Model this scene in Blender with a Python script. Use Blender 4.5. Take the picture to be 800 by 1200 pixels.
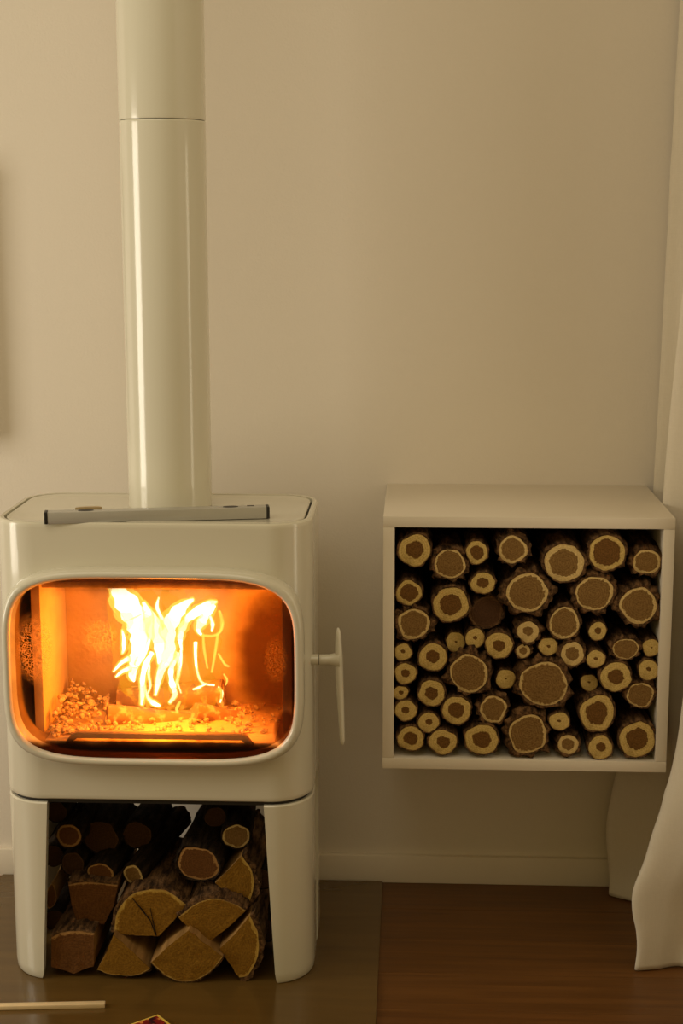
import bpy, bmesh, math, random
from mathutils import Vector, Matrix, noise
import numpy as np

SC = bpy.context.scene
COL = SC.collection
for o in list(bpy.data.objects):
    bpy.data.objects.remove(o)

# ------------------------------------------------------------------ camera
F_PX = 1802.2
CAM = Vector((0.0493, -2.9508, 1.3122))
PITCH, YAW, ROLL = -0.18342, 0.046614, 0.001126
RM = (Matrix.Rotation(YAW, 3, 'Z') @ Matrix.Rotation(PITCH, 3, 'X') @ Matrix.Rotation(ROLL, 3, 'Y'))
cd = bpy.data.cameras.new('camera')
cam = bpy.data.objects.new('camera', cd)
COL.objects.link(cam)
right, fwd, up = RM.col[0], RM.col[1], RM.col[2]
m = Matrix((right, up, -fwd)).transposed().to_4x4()
m.translation = CAM
cam.matrix_world = m
cd.sensor_fit = 'VERTICAL'
cd.sensor_height = 36.0
cd.lens = F_PX / 1200 * 36.0
cd.clip_start = 0.05
SC.camera = cam

# ------------------------------------------------------------------ world, lights, exposure
w = bpy.data.worlds.new('world')
SC.world = w
w.use_nodes = True
bg = w.node_tree.nodes['Background']
bg.inputs[0].default_value = (1.0, 0.71, 0.25, 1)
bg.inputs[1].default_value = 0.32


def area(name, loc, target, sx, sy, power, color):
    l = bpy.data.lights.new(name, 'AREA')
    l.shape = 'RECTANGLE'
    l.size, l.size_y = sx, sy
    l.energy = power
    l.color = color
    o = bpy.data.objects.new(name, l)
    COL.objects.link(o)
    o.location = loc
    o.rotation_euler = (Vector(target) - Vector(loc)).to_track_quat('-Z', 'Y').to_euler()
    return o


area('doorway_light', (-2.15, -1.00, 1.00), (-0.2, -0.35, 1.00), 0.60, 1.25, 17.0, (1.0, 0.90, 0.73))
area('ceiling_bounce_light', (-0.8, -1.75, 2.75), (-0.2, -0.6, 0.6), 2.2, 1.5, 14.0, (1.0, 0.89, 0.72))
area('right_strip_light', (0.665, -0.62, 1.00), (-0.38, -0.32, 1.00), 0.14, 1.0, 0.9, (1.0, 0.86, 0.62))  # narrow light added at the right wall for the pipe's right highlight
vs = SC.view_settings
vs.view_transform = 'Standard'
vs.look = 'None'
vs.gamma = 1.0
vs.use_curve_mapping = False
vs.exposure = 0.0

# ------------------------------------------------------------------ pixel helpers (800x1200 frame)


def ray(px, py):
    return RM @ Vector(((px - 400) / F_PX, 1.0, (600 - py) / F_PX))


def at_y(px, py, y):
    d = ray(px, py)
    return CAM + d * ((y - CAM.y) / d.y)


def at_z(px, py, z):
    d = ray(px, py)
    return CAM + d * ((z - CAM.z) / d.z)


def px_size(y, z=0.5):
    """metres covered by one pixel at depth y"""
    return (at_y(401, 700, y) - at_y(400, 700, y)).length


# ------------------------------------------------------------------ materials
MATS = {}


def srgb(r, g, b):
    def f(c):
        c /= 255.0
        return c / 12.92 if c <= 0.04045 else ((c + 0.055) / 1.055) ** 2.4
    return (f(r), f(g), f(b), 1.0)


class N:
    """small node-tree helper"""

    def __init__(self, name):
        self.m = bpy.data.materials.new(name)
        self.m.use_nodes = True
        self.t = self.m.node_tree
        self.t.nodes.clear()
        self.out = self.t.nodes.new('ShaderNodeOutputMaterial')

    def n(self, typ, **kw):
        nd = self.t.nodes.new('ShaderNode' + typ)
        for k, v in kw.items():
            if k.startswith('i_'):
                nd.inputs[k[2:].replace('_', ' ')].default_value = v
            else:
                setattr(nd, k, v)
        return nd

    def link(self, a, b):
        self.t.links.new(a, b)

    def math(self, op, a, b=None, clamp=False):
        nd = self.n('Math', operation=op, use_clamp=clamp)
        for i, x in enumerate((a, b)):
            if x is None:
                continue
            if isinstance(x, (int, float)):
                nd.inputs[i].default_value = x
            else:
                self.link(x, nd.inputs[i])
        return nd.outputs[0]

    def mix(self, fac, a, b, blend='MIX'):
        nd = self.n('MixRGB', blend_type=blend)
        for i, x in enumerate((fac, a, b)):
            if isinstance(x, (int, float, tuple)):
                nd.inputs[i].default_value = x
            else:
                self.link(x, nd.inputs[i])
        return nd.outputs[0]

    def noise(self, vec, scale, detail=3.0, rough=0.5, mapping=None):
        nd = self.n('TexNoise')
        nd.inputs['Scale'].default_value = scale
        nd.inputs['Detail'].default_value = detail
        nd.inputs['Roughness'].default_value = rough
        if mapping:
            mp = self.n('Mapping')
            mp.inputs['Scale'].default_value = mapping
            self.link(vec, mp.inputs['Vector'])
            vec = mp.outputs[0]
        self.link(vec, nd.inputs['Vector'])
        return nd.outputs['Fac']

    def smooth(self, x, a, b):
        nd = self.n('MapRange', interpolation_type='SMOOTHSTEP')
        nd.inputs['From Min'].default_value = a
        nd.inputs['From Max'].default_value = b
        self.link(x, nd.inputs['Value'])
        return nd.outputs['Result']

    def bsdf(self, color, rough=0.5, spec=0.5, coat=0.0, metal=0.0, bump=None, bump_s=0.3, bump_d=0.002, sheen=0.0):
        b = self.n('BsdfPrincipled')
        for key, x in (('Base Color', color), ('Roughness', rough)):
            if isinstance(x, (int, float, tuple)):
                b.inputs[key].default_value = x
            else:
                self.link(x, b.inputs[key])
        b.inputs['Specular IOR Level'].default_value = spec
        b.inputs['Coat Weight'].default_value = coat
        b.inputs['Coat Roughness'].default_value = 0.06
        b.inputs['Metallic'].default_value = metal
        b.inputs['Sheen Weight'].default_value = sheen
        if bump is not None:
            bn = self.n('Bump')
            bn.inputs['Strength'].default_value = bump_s
            bn.inputs['Distance'].default_value = bump_d
            self.link(bump, bn.inputs['Height'])
            self.link(bn.outputs[0], b.inputs['Normal'])
        return b.outputs[0]

    def done(self, sh):
        self.link(sh, self.out.inputs['Surface'])
        MATS[self.m.name] = self.m
        return self.m


def obj_vec(k):
    return k.n('TexCoord').outputs['Object']


def plain(name, color, rough=0.5, spec=0.5, coat=0.0, metal=0.0, var=0.06, scale=12.0, bump=0.0, bscale=60.0):
    k = N(name)
    v = obj_vec(k)
    nz = k.noise(v, scale, 4)
    dark = tuple(c * (1 - var) for c in color[:3]) + (1,)
    lite = tuple(min(1, c * (1 + var)) for c in color[:3]) + (1,)
    c = k.mix(nz, dark, lite)
    bp = k.noise(v, bscale, 3) if bump else None
    return k.done(k.bsdf(c, rough, spec, coat, metal, bp, bump, 0.002))


plain('wall_paint', (0.78, 0.72, 0.63, 1), 0.75, 0.25, var=0.02, scale=3, bump=0.25, bscale=220)
plain('trim_paint', (0.80, 0.73, 0.62, 1), 0.45, 0.4, var=0.02)
plain('white_enamel', (0.69, 0.66, 0.55, 1), 0.20, 0.5, coat=0.5, var=0.015, scale=5)
plain('pipe_enamel', (0.73, 0.71, 0.60, 1), 0.16, 0.5, coat=0.6, var=0.015, scale=5)
plain('box_lacquer', (0.70, 0.63, 0.52, 1), 0.35, 0.45, var=0.025, scale=6)
plain('black_iron', (0.018, 0.015, 0.013, 1), 0.55, 0.4, var=0.3, bump=0.3)
plain('sooted_iron', (0.26, 0.16, 0.075, 1), 0.8, 0.2, var=0.35, scale=14, bump=0.3)
plain('black_seal', (0.012, 0.010, 0.010, 1), 0.6, 0.3)
plain('vermiculite', (0.60, 0.42, 0.22, 1), 0.9, 0.1, var=0.25, scale=18, bump=0.5, bscale=120)
plain('brushed_aluminium', (0.50, 0.49, 0.46, 1), 0.38, 0.5, metal=0.35, var=0.05, scale=40)
plain('black_plastic', (0.02, 0.018, 0.018, 1), 0.45, 0.4)
plain('tan_plastic', (0.45, 0.33, 0.17, 1), 0.45, 0.4)
plain('stick_wood', (0.72, 0.56, 0.34, 1), 0.7, 0.2, var=0.12, scale=30)
plain('card_yellow', (0.80, 0.58, 0.10, 1), 0.5, 0.4, var=0.05)
plain('card_side', (0.35, 0.22, 0.10, 1), 0.7, 0.2)


def mk_floor():
    k = N('dark_wood')
    info = k.n('ObjectInfo').outputs['Random']
    va = k.n('VectorMath', operation='ADD')
    k.link(obj_vec(k), va.inputs[0])
    cb = k.n('CombineXYZ')
    k.link(k.math('MULTIPLY', info, 37.0), cb.inputs[0])
    k.link(k.math('MULTIPLY', info, 11.0), cb.inputs[2])
    k.link(cb.outputs[0], va.inputs[1])
    v = va.outputs[0]
    g1 = k.noise(v, 1.0, 6, 0.6, (2.2, 60, 60))
    g2 = k.noise(v, 1.0, 4, 0.6, (9, 260, 260))
    c = k.mix(k.smooth(g1, 0.2, 0.85), (0.085, 0.032, 0.007, 1), (0.180, 0.072, 0.016, 1))
    c = k.mix(k.math('MULTIPLY', k.smooth(g2, 0.5, 0.75), 0.35), c, (0.03, 0.012, 0.006, 1))
    c = k.mix(k.math('MULTIPLY', info, 0.10), c, (0.23, 0.10, 0.022, 1))
    r = k.math('ADD', k.math('MULTIPLY', g1, 0.15), 0.30)
    return k.done(k.bsdf(c, r, 0.4, bump=g2, bump_s=0.15, bump_d=0.0008))


def mk_hearth():
    k = N('smoked_glass')
    v = obj_vec(k)
    g = k.noise(v, 1.0, 4, 0.5, (4, 40, 40))
    c = k.mix(g, (0.085, 0.046, 0.011, 1), (0.140, 0.078, 0.019, 1))
    return k.done(k.bsdf(c, 0.22, 0.5, coat=0.25))


def mk_bark(name, c1, c2):
    k = N(name)
    v = obj_vec(k)
    g = k.noise(v, 1.0, 5, 0.65, (95, 22, 95))
    g2 = k.noise(v, 160, 3)
    c = k.mix(k.smooth(g, 0.35, 0.68), c1, c2)
    h = k.math('ADD', g, k.math('MULTIPLY', g2, 0.5))
    return k.done(k.bsdf(c, 0.95, 0.1, bump=h, bump_s=0.9, bump_d=0.006))


def mk_end(name, heart1, heart2, sap1, sap2, ring):
    """cut face of a log: attribute rho = 0 centre .. 1 rim, heart = heartwood share"""
    k = N(name)
    v = obj_vec(k)
    rho = k.n('Attribute', attribute_name='rho').outputs['Fac']
    heart = k.n('Attribute', attribute_name='heart').outputs['Fac']
    wob = k.math('ADD', k.math('MULTIPLY', k.math('SUBTRACT', k.noise(v, 60, 2), 0.5), 0.30), k.math('MULTIPLY', k.math('SUBTRACT', k.noise(v, 240, 2), 0.5), 0.14))
    r = k.math('ADD', rho, wob)
    t = k.math('SUBTRACT', r, heart)
    hs = k.smooth(t, -0.025, 0.03)
    fine = k.smooth(k.noise(v, 300, 4, 0.7), 0.28, 0.72)
    rings = k.math('SINE', k.math('MULTIPLY', r, 52.0))
    rings = k.math('MULTIPLY', k.math('ADD', rings, 1.0), 0.5)
    hc = k.mix(k.math('ADD', k.math('MULTIPLY', rings, 0.35), k.math('MULTIPLY', fine, 0.65)), heart1, heart2)
    sc = k.mix(k.math('ADD', k.math('MULTIPLY', rings, 0.35), k.math('MULTIPLY', fine, 0.65)), sap1, sap2)
    c = k.mix(hs, hc, sc)
    rim = k.math('MULTIPLY', k.smooth(rho, 0.93, 1.0), 0.6)
    c = k.mix(rim, c, ring)
    big = k.noise(v, 30, 2)
    c = k.mix(k.math('MULTIPLY', k.smooth(big, 0.5, 0.8), 0.35), c, heart1)
    return k.done(k.bsdf(c, 0.85, 0.15, bump=k.math('ADD', fine, k.math('MULTIPLY', rings, 0.5)), bump_s=0.35, bump_d=0.0012))


def mk_split():
    k = N('split_wood')
    v = obj_vec(k)
    g = k.noise(v, 1.0, 5, 0.6, (60, 6, 60))
    c = k.mix(k.smooth(g, 0.3, 0.7), (0.20, 0.105, 0.030, 1), (0.36, 0.20, 0.065, 1))
    return k.done(k.bsdf(c, 0.85, 0.15, bump=g, bump_s=0.5, bump_d=0.002))


def mk_curtain():
    k = N('linen_cloth')
    v = obj_vec(k)
    a = k.noise(v, 1.0, 2, 0.5, (500, 500, 60))
    b = k.noise(v, 1.0, 2, 0.5, (60, 60, 700))
    h = k.math('ADD', a, b)
    c = k.mix(k.math('MULTIPLY', h, 0.5), (0.76, 0.69, 0.56, 1), (0.88, 0.81, 0.68, 1))
    p = k.bsdf(c, 0.9, 0.1, bump=h, bump_s=0.2, bump_d=0.0008, sheen=0.2)
    tr = k.n('BsdfTranslucent')
    k.link(c, tr.inputs[0])
    mx = k.n('MixShader')
    mx.inputs[0].default_value = 0.18
    k.link(p, mx.inputs[1])
    k.link(tr.outputs[0], mx.inputs[2])
    return k.done(mx.outputs[0])


def mk_flame(name, col, strength, alpha):
    k = N(name)
    e = k.n('Emission')
    e.inputs[0].default_value = col
    e.inputs[1].default_value = strength
    if alpha >= 1:
        return k.done(e.outputs[0])
    tr = k.n('BsdfTransparent')
    mx = k.n('MixShader')
    mx.inputs[0].default_value = alpha
    k.link(tr.outputs[0], mx.inputs[1])
    k.link(e.outputs[0], mx.inputs[2])
    return k.done(mx.outputs[0])


def mk_ember():
    k = N('glowing_ember')
    v = obj_vec(k)
    g = k.noise(v, 90, 3)
    hot = k.smooth(g, 0.45, 0.68)
    c = k.mix(g, (0.30, 0.19, 0.10, 1), (0.62, 0.46, 0.28, 1))
    p = k.n('BsdfPrincipled')
    k.link(c, p.inputs['Base Color'])
    p.inputs['Roughness'].default_value = 0.95
    p.inputs['Emission Color'].default_value = (1.0, 0.30, 0.03, 1)
    k.link(k.math('MULTIPLY', hot, 0.5), p.inputs['Emission Strength'])
    return k.done(p.outputs[0])


def mk_charred():
    k = N('burning_wood')
    v = obj_vec(k)
    g = k.noise(v, 55, 4)
    hot = k.smooth(g, 0.50, 0.66)
    c = k.mix(g, (0.20, 0.10, 0.05, 1), (0.42, 0.25, 0.13, 1))
    p = k.n('BsdfPrincipled')
    k.link(c, p.inputs['Base Color'])
    p.inputs['Roughness'].default_value = 0.95
    p.inputs['Emission Color'].default_value = (1.0, 0.32, 0.03, 1)
    k.link(k.math('MULTIPLY', hot, 1.0), p.inputs['Emission Strength'])
    return k.done(p.outputs[0])


DOOR_C = (-0.3835, 0.583)
GL_HW, GL_HH = 0.241, 0.1580


def mk_glass():
    """stove glass, clear in the middle, browned with soot towards its rim"""
    k = N('sooty_glass')
    v = obj_vec(k)
    s = k.n('SeparateXYZ')
    k.link(v, s.inputs[0])
    x, z = s.outputs[0], s.outputs[2]
    u = k.math('DIVIDE', x, GL_HW)
    t = k.math('DIVIDE', z, GL_HH)
    u4 = k.math('POWER', k.math('ABSOLUTE', u), 5.0)
    t4 = k.math('POWER', k.math('ABSOLUTE', t), 5.0)
    e = k.math('POWER', k.math('ADD', u4, t4), 0.2)
    nz = k.math('MULTIPLY', k.math('SUBTRACT', k.noise(v, 22, 4), 0.5), 0.22)
    e = k.math('ADD', e, nz)
    edge = k.smooth(e, 0.80, 1.03)
    bot = k.smooth(k.math('SUBTRACT', k.math('MULTIPLY', nz, 0.5), t), 0.74, 0.87)
    top = k.math('MULTIPLY', k.smooth(k.math('ADD', t, nz), 0.80, 0.98), 0.8)

    def blob(cu, ct, ru, rt, amt):
        a = k.math('DIVIDE', k.math('SUBTRACT', u, cu), ru)
        b = k.math('DIVIDE', k.math('SUBTRACT', t, ct), rt)
        d = k.math('ADD', k.math('MULTIPLY', a, a), k.math('MULTIPLY', b, b))
        d = k.math('ADD', d, k.math('MULTIPLY', nz, 2.0))
        f = k.math('SUBTRACT', 1.0, k.smooth(d, 0.25, 1.3))
        return k.math('MULTIPLY', f, amt)
    soot = k.math('MAXIMUM', k.math('MULTIPLY', edge, 0.55), bot)
    soot = k.math('MAXIMUM', soot, top)
    soot = k.math('MAXIMUM', soot, blob(0.86, 0.16, 0.34, 0.85, 0.93))
    soot = k.math('MAXIMUM', soot, blob(0.93, -0.62, 0.10, 0.28, 0.95))
    soot = k.math('MAXIMUM', soot, blob(-0.92, -0.05, 0.14, 0.95, 0.28))
    tint = k.mix(soot, (0.98, 0.95, 0.88, 1), (0.060, 0.015, 0.006, 1))
    tint = k.mix(k.math('MULTIPLY', bot, 0.85), tint, (0.012, 0.005, 0.003, 1))
    tr = k.n('BsdfTransparent')
    k.link(tint, tr.inputs[0])
    # crusty ash flakes baked on at the left and right
    vor = k.n('TexVoronoi', feature='DISTANCE_TO_EDGE')
    vor.inputs['Scale'].default_value = 230
    dist = k.n('TexNoise')
    dist.inputs['Scale'].default_value = 60
    k.link(v, dist.inputs['Vector'])
    vadd = k.n('MixRGB', blend_type='ADD')
    vadd.inputs[0].default_value = 0.02
    k.link(v, vadd.inputs[1])
    k.link(dist.outputs['Color'], vadd.inputs[2])
    k.link(vadd.outputs[0], vor.inputs['Vector'])
    crack = k.math('SUBTRACT', 1.0, k.smooth(vor.outputs['Distance'], 0.02, 0.22))
    fl = k.math('MAXIMUM', blob(-0.82, 0.22, 0.13, 0.38, 0.55), blob(0.86, 0.12, 0.08, 0.26, 0.10))
    fl = k.math('MAXIMUM', fl, blob(-0.36, 0.36, 0.13, 0.20, 0.35))
    fl = k.math('MULTIPLY', fl, crack)
    df = k.n('BsdfTranslucent')
    df.inputs[0].default_value = (0.75, 0.50, 0.30, 1)
    m0 = k.n('MixShader')
    k.link(fl, m0.inputs[0])
    k.link(tr.outputs[0], m0.inputs[1])
    k.link(df.outputs[0], m0.inputs[2])
    gl = k.n('BsdfGlossy')
    gl.inputs['Roughness'].default_value = 0.05
    mx = k.n('MixShader')
    mx.inputs[0].default_value = 0.035
    k.link(m0.outputs[0], mx.inputs[1])
    k.link(gl.outputs[0], mx.inputs[2])
    return k.done(mx.outputs[0])


def mk_print():
    k = N('match_print')
    v = obj_vec(k)
    g = k.noise(v, 70, 3)
    c = k.mix(k.smooth(g, 0.35, 0.55), (0.03, 0.006, 0.012, 1), (0.22, 0.012, 0.010, 1))
    c = k.mix(k.smooth(k.noise(v, 95, 4), 0.55, 0.68), c, (0.75, 0.28, 0.06, 1))
    return k.done(k.bsdf(c, 0.4, 0.4))


mk_floor()
mk_hearth()
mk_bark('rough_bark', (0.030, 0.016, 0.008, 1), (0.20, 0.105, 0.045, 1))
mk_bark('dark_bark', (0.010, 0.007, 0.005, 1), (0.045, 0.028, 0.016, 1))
mk_end('pale_end', (0.085, 0.038, 0.009, 1), (0.20, 0.095, 0.022, 1), (0.40, 0.265, 0.065, 1), (0.70, 0.51, 0.19, 1), (0.42, 0.28, 0.09, 1))
mk_end('brown_end', (0.120, 0.062, 0.016, 1), (0.29, 0.165, 0.052, 1), (0.48, 0.33, 0.12, 1), (0.72, 0.53, 0.23, 1), (0.52, 0.36, 0.15, 1))
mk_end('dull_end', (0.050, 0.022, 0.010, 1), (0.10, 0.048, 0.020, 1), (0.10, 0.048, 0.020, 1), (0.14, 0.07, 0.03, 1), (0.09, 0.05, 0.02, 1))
mk_end('wedge_end', (0.145, 0.064, 0.006, 1), (0.280, 0.140, 0.014, 1), (0.38, 0.22, 0.035, 1), (0.48, 0.31, 0.065, 1), (0.42, 0.26, 0.08, 1))
mk_end('red_end', (0.085, 0.032, 0.008, 1), (0.165, 0.068, 0.017, 1), (0.34, 0.18, 0.06, 1), (0.42, 0.23, 0.08, 1), (0.30, 0.16, 0.06, 1))
mk_split()
mk_curtain()
mk_flame('flame_core', (1.0, 0.90, 0.60, 1), 3.2, 1)
mk_flame('flame_mid', (1.0, 0.58, 0.08, 1), 1.9, 0.34)
mk_flame('flame_veil', (1.0, 0.35, 0.012, 1), 1.3, 0.16)
mk_ember()
mk_charred()
mk_glass()
mk_print()

# ------------------------------------------------------------------ object helpers


def mesh_obj(name, verts, faces, mat, parent=None, smooth=None, attrs=None):
    me = bpy.data.meshes.new(name)
    me.from_pydata([tuple(v) for v in verts], [], faces)
    bm = bmesh.new()
    bm.from_mesh(me)
    bmesh.ops.recalc_face_normals(bm, faces=bm.faces)
    bm.to_mesh(me)
    bm.free()
    if attrs:
        for an, vals in attrs.items():
            a = me.attributes.new(an, 'FLOAT', 'POINT')
            a.data.foreach_set('value', vals)
    me.materials.append(MATS[mat])
    if smooth is not None:
        me.polygons.foreach_set('use_smooth', [True] * len(me.polygons))
        me.set_sharp_from_angle(angle=math.radians(smooth))
    me.update()
    o = bpy.data.objects.new(name, me)
    COL.objects.link(o)
    if parent is not None:
        o.parent = parent
    return o


def thing(name, label, cat, loc=(0, 0, 0), rot=(0, 0, 0), group=None):
    o = bpy.data.objects.new(name, None)
    o.empty_display_size = 0.05
    COL.objects.link(o)
    o.location = loc
    o.rotation_euler = rot
    return tag(o, label, cat, group)


def tag(o, label, cat, group=None):
    o['label'] = label
    o['category'] = cat
    if group:
        o['group'] = group
    return o


def struct(o):
    o['kind'] = 'structure'
    return o


def box_data(x0, x1, y0, y1, z0, z1, bev=0.0):
    bm = bmesh.new()
    bmesh.ops.create_cube(bm, size=1.0)
    for v in bm.verts:
        v.co = Vector(((x0 + x1) / 2 + v.co.x * (x1 - x0), (y0 + y1) / 2 + v.co.y * (y1 - y0), (z0 + z1) / 2 + v.co.z * (z1 - z0)))
    if bev:
        bmesh.ops.bevel(bm, geom=list(bm.edges), offset=bev, segments=2, affect='EDGES', profile=0.5)
    vs_ = [v.co.copy() for v in bm.verts]
    fs = [[v.index for v in f.verts] for f in bm.faces]
    bm.free()
    return vs_, fs


def box(name, x0, x1, y0, y1, z0, z1, mat, parent=None, bev=0.0):
    v, f = box_data(x0, x1, y0, y1, z0, z1, bev)
    return mesh_obj(name, v, f, mat, parent, 35 if bev else None)


def loft(rings, closed=True, cap0=True, cap1=True, loop=False):
    """rings of equal length -> verts, faces"""
    n = len(rings[0])
    V = [p for r in rings for p in r]
    Fs = []
    m = len(rings)
    for i in range(m if loop else m - 1):
        a, b = i * n, ((i + 1) % m) * n
        for j in range(n if closed else n - 1):
            k = (j + 1) % n
            Fs.append((a + j, a + k, b + k, b + j))
    if not loop and closed:
        if cap0:
            Fs.append(tuple(range(n))[::-1])
        if cap1:
            Fs.append(tuple(range((m - 1) * n, m * n)))
    return V, Fs


def rrect(hw, hh, r, n=10):
    """rounded rectangle outline, counter-clockwise, 2-D, centred"""
    pts = []
    r = max(1e-4, min(r, hw, hh))
    for cx, cy, a0 in ((hw - r, hh - r, 0), (-(hw - r), hh - r, 90), (-(hw - r), -(hh - r), 180), (hw - r, -(hh - r), 270)):
        for i in range(n + 1):
            a = math.radians(a0 + 90 * i / n)
            pts.append((cx + r * math.cos(a), cy + r * math.sin(a)))
    return pts


def sellipse(a, b, n=4.7, seg=96):
    pts = []
    for i in range(seg):
        t = 2 * math.pi * i / seg
        c, s_ = math.cos(t), math.sin(t)
        q = (abs(c) ** n + abs(s_) ** n) ** (-1.0 / n)
        pts.append((a * c * q, b * s_ * q))
    return pts


def tube(path, radii, seg=12, squash=1.0, axis=Vector((0, 1, 0))):
    """tapered tube through path points, optionally flattened along axis"""
    P = [Vector(p) for p in path]
    rings = []
    prev = None
    for i, p in enumerate(P):
        t = (P[min(i + 1, len(P) - 1)] - P[max(i - 1, 0)]).normalized()
        if prev is None:
            ref = axis if abs(t.dot(axis)) < 0.9 else Vector((1, 0, 0))
            prev = (ref - t * ref.dot(t)).normalized()
        nrm = (prev - t * prev.dot(t)).normalized()
        bi = t.cross(nrm)
        prev = nrm
        rings.append([p + nrm * (radii[i] * squash * math.cos(2 * math.pi * j / seg)) + bi * (radii[i] * math.sin(2 * math.pi * j / seg)) for j in range(seg)])
    return loft(rings)


def catmull(pts, sub=6):
    P = [Vector(p) for p in pts]
    out = []
    for i in range(len(P) - 1):
        p0, p1, p2, p3 = P[max(i - 1, 0)], P[i], P[i + 1], P[min(i + 2, len(P) - 1)]
        for s in range(sub):
            t = s / sub
            out.append(0.5 * ((2 * p1) + (p2 - p0) * t + (2 * p0 - 5 * p1 + 4 * p2 - p3) * t * t + (3 * p1 - p0 - 3 * p2 + p3) * t ** 3))
    out.append(P[-1])
    return out


def rotate_local(V, origin):
    o = Vector(origin)
    return [Vector(v) - o for v in V]


# ------------------------------------------------------------------ the room
struct(mesh_obj('wall_back', *box_data(-2.6, 2.2, 0.0, 0.12, -0.02, 2.6), 'wall_paint'))
struct(mesh_obj('wall_right', *box_data(0.68, 0.80, -1.3, 0.0, -0.02, 2.6), 'wall_paint'))
bb = struct(box('baseboard_back', -2.6, 0.68, -0.012, 0.0, 0.0, 0.058, 'trim_paint', bev=0.002))
struct(box('shadow_panel', -1.30, -0.79, -0.05, 0.0, 0.90, 1.415, 'trim_paint', bev=0.002))  # unseen panel added to cast the soft shadow on the left wall
floor = struct(mesh_obj('floor', *box_data(-2.6, 2.2, -3.6, 0.12, -0.06, -0.0125), 'dark_wood'))
PL_W = 0.131
rnd = random.Random(5)
pv, pf = box_data(-2.4, 2.4, 0, PL_W - 0.0006, -0.012, 0, 0.0004)
pmesh = None
for r in range(27):
    if pmesh is None:
        o = mesh_obj('plank', pv, pf, 'dark_wood', floor)
        pmesh = o.data
    else:
        o = bpy.data.objects.new('plank', pmesh)
        COL.objects.link(o)
        o.parent = floor
    o.location = (-0.2, -(r + 1) * PL_W, 0)

# hearth plate of smoked glass
hp = [(-0.395 + a, -0.522 + b) for a, b in rrect(0.390, 0.506, 0.004, 3)]
V, Fs = loft([[Vector((x, y, z)) for x, y in hp] for z in (0.0003, 0.0055)])
tag(mesh_obj('hearth_plate', V, Fs, 'smoked_glass'), 'dark smoked glass hearth plate on the floor under the white stove', 'hearth plate')
HZ = 0.0055

# ------------------------------------------------------------------ stove
SX, SYF, SYB = -0.3885, -0.460, -0.160
SHW, SCY, SHD = 0.2695, (SYF + SYB) / 2, (SYB - SYF) / 2
RC = 0.074
stove = thing('wood_stove', 'cream enamelled wood stove with a large curved glass door and burning fire', 'stove', (SX, SCY, HZ))
SO = Vector((SX, SCY, HZ))


def plan(inset, z, r=RC, n=12):
    return [Vector((a, b, z - HZ)) for a, b in rrect(SHW - inset, SHD - inset, r - inset, n)]


def spart(name, V, Fs, mat, parent=None, smooth=35, world=True):
    """part of the stove; verts in world coordinates"""
    if world:
        V = [Vector(v) - SO for v in V]
    return mesh_obj(name, V, Fs, mat, parent or stove, smooth)


prof = [(0.3415, 0.010), (0.3418, 0.004), (0.3440, 0.0012), (0.348, 0.0), (0.351, 0.0), (0.45, 0), (0.70, 0.0), (0.8190, 0.0), (0.8215, 0.0), (0.8255, 0.0012), (0.8280, 0.004), (0.8282, 0.008), (0.8275, 0.0100), (0.8200, 0.0110)]
V, Fs = loft([plan(i, z) for z, i in prof])
body = mesh_obj('body', V, Fs, 'white_enamel', stove, 30)
# cut the firebox opening
cut_y0, cut_y1 = -0.60, -0.185
ring = sellipse(GL_HW + 0.004, GL_HH + 0.004)
V, Fs = loft([[Vector((DOOR_C[0] + a - SX, y - SCY, DOOR_C[1] + b - HZ)) for a, b in ring] for y in (cut_y0, cut_y1)])
cutter = mesh_obj('cutter', V, Fs, 'white_enamel', stove)
md = body.modifiers.new('cut', 'BOOLEAN')
md.object = cutter
md.operation = 'DIFFERENCE'
md.solver = 'EXACT'
bpy.context.view_layer.update()
dg = bpy.context.evaluated_depsgraph_get()
nm = bpy.data.meshes.new_from_object(body.evaluated_get(dg))
body.modifiers.clear()
body.data = nm
nm.name = 'body'
nm.polygons.foreach_set('use_smooth', [True] * len(nm.polygons))
nm.set_sharp_from_angle(angle=math.radians(30))
bpy.data.objects.remove(cutter)

# lid plate dished into the rim
lid = [(0.8205, 0.0145), (0.8260, 0.0145), (0.8274, 0.0160), (0.8275, 0.020), (0.8268, 0.026), (0.8258, 0.034), (0.8256, 0.045), (0.8256, 0.060)]
V, Fs = loft([plan(i, z) for z, i in lid])
mesh_obj('top_plate', V, Fs, 'white_enamel', stove, 30)
V, Fs = loft([plan(i, z) for z, i in ((0.8195, 0.0112), (0.8206, 0.0112), (0.8206, 0.0150), (0.8195, 0.0150))], loop=True)
mesh_obj('gasket', V, Fs, 'black_seal', stove)

# black shadow seam between body and legs
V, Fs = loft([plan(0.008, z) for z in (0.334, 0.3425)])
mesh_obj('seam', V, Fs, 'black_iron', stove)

# legs: curved shells that wrap the four corners


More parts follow.
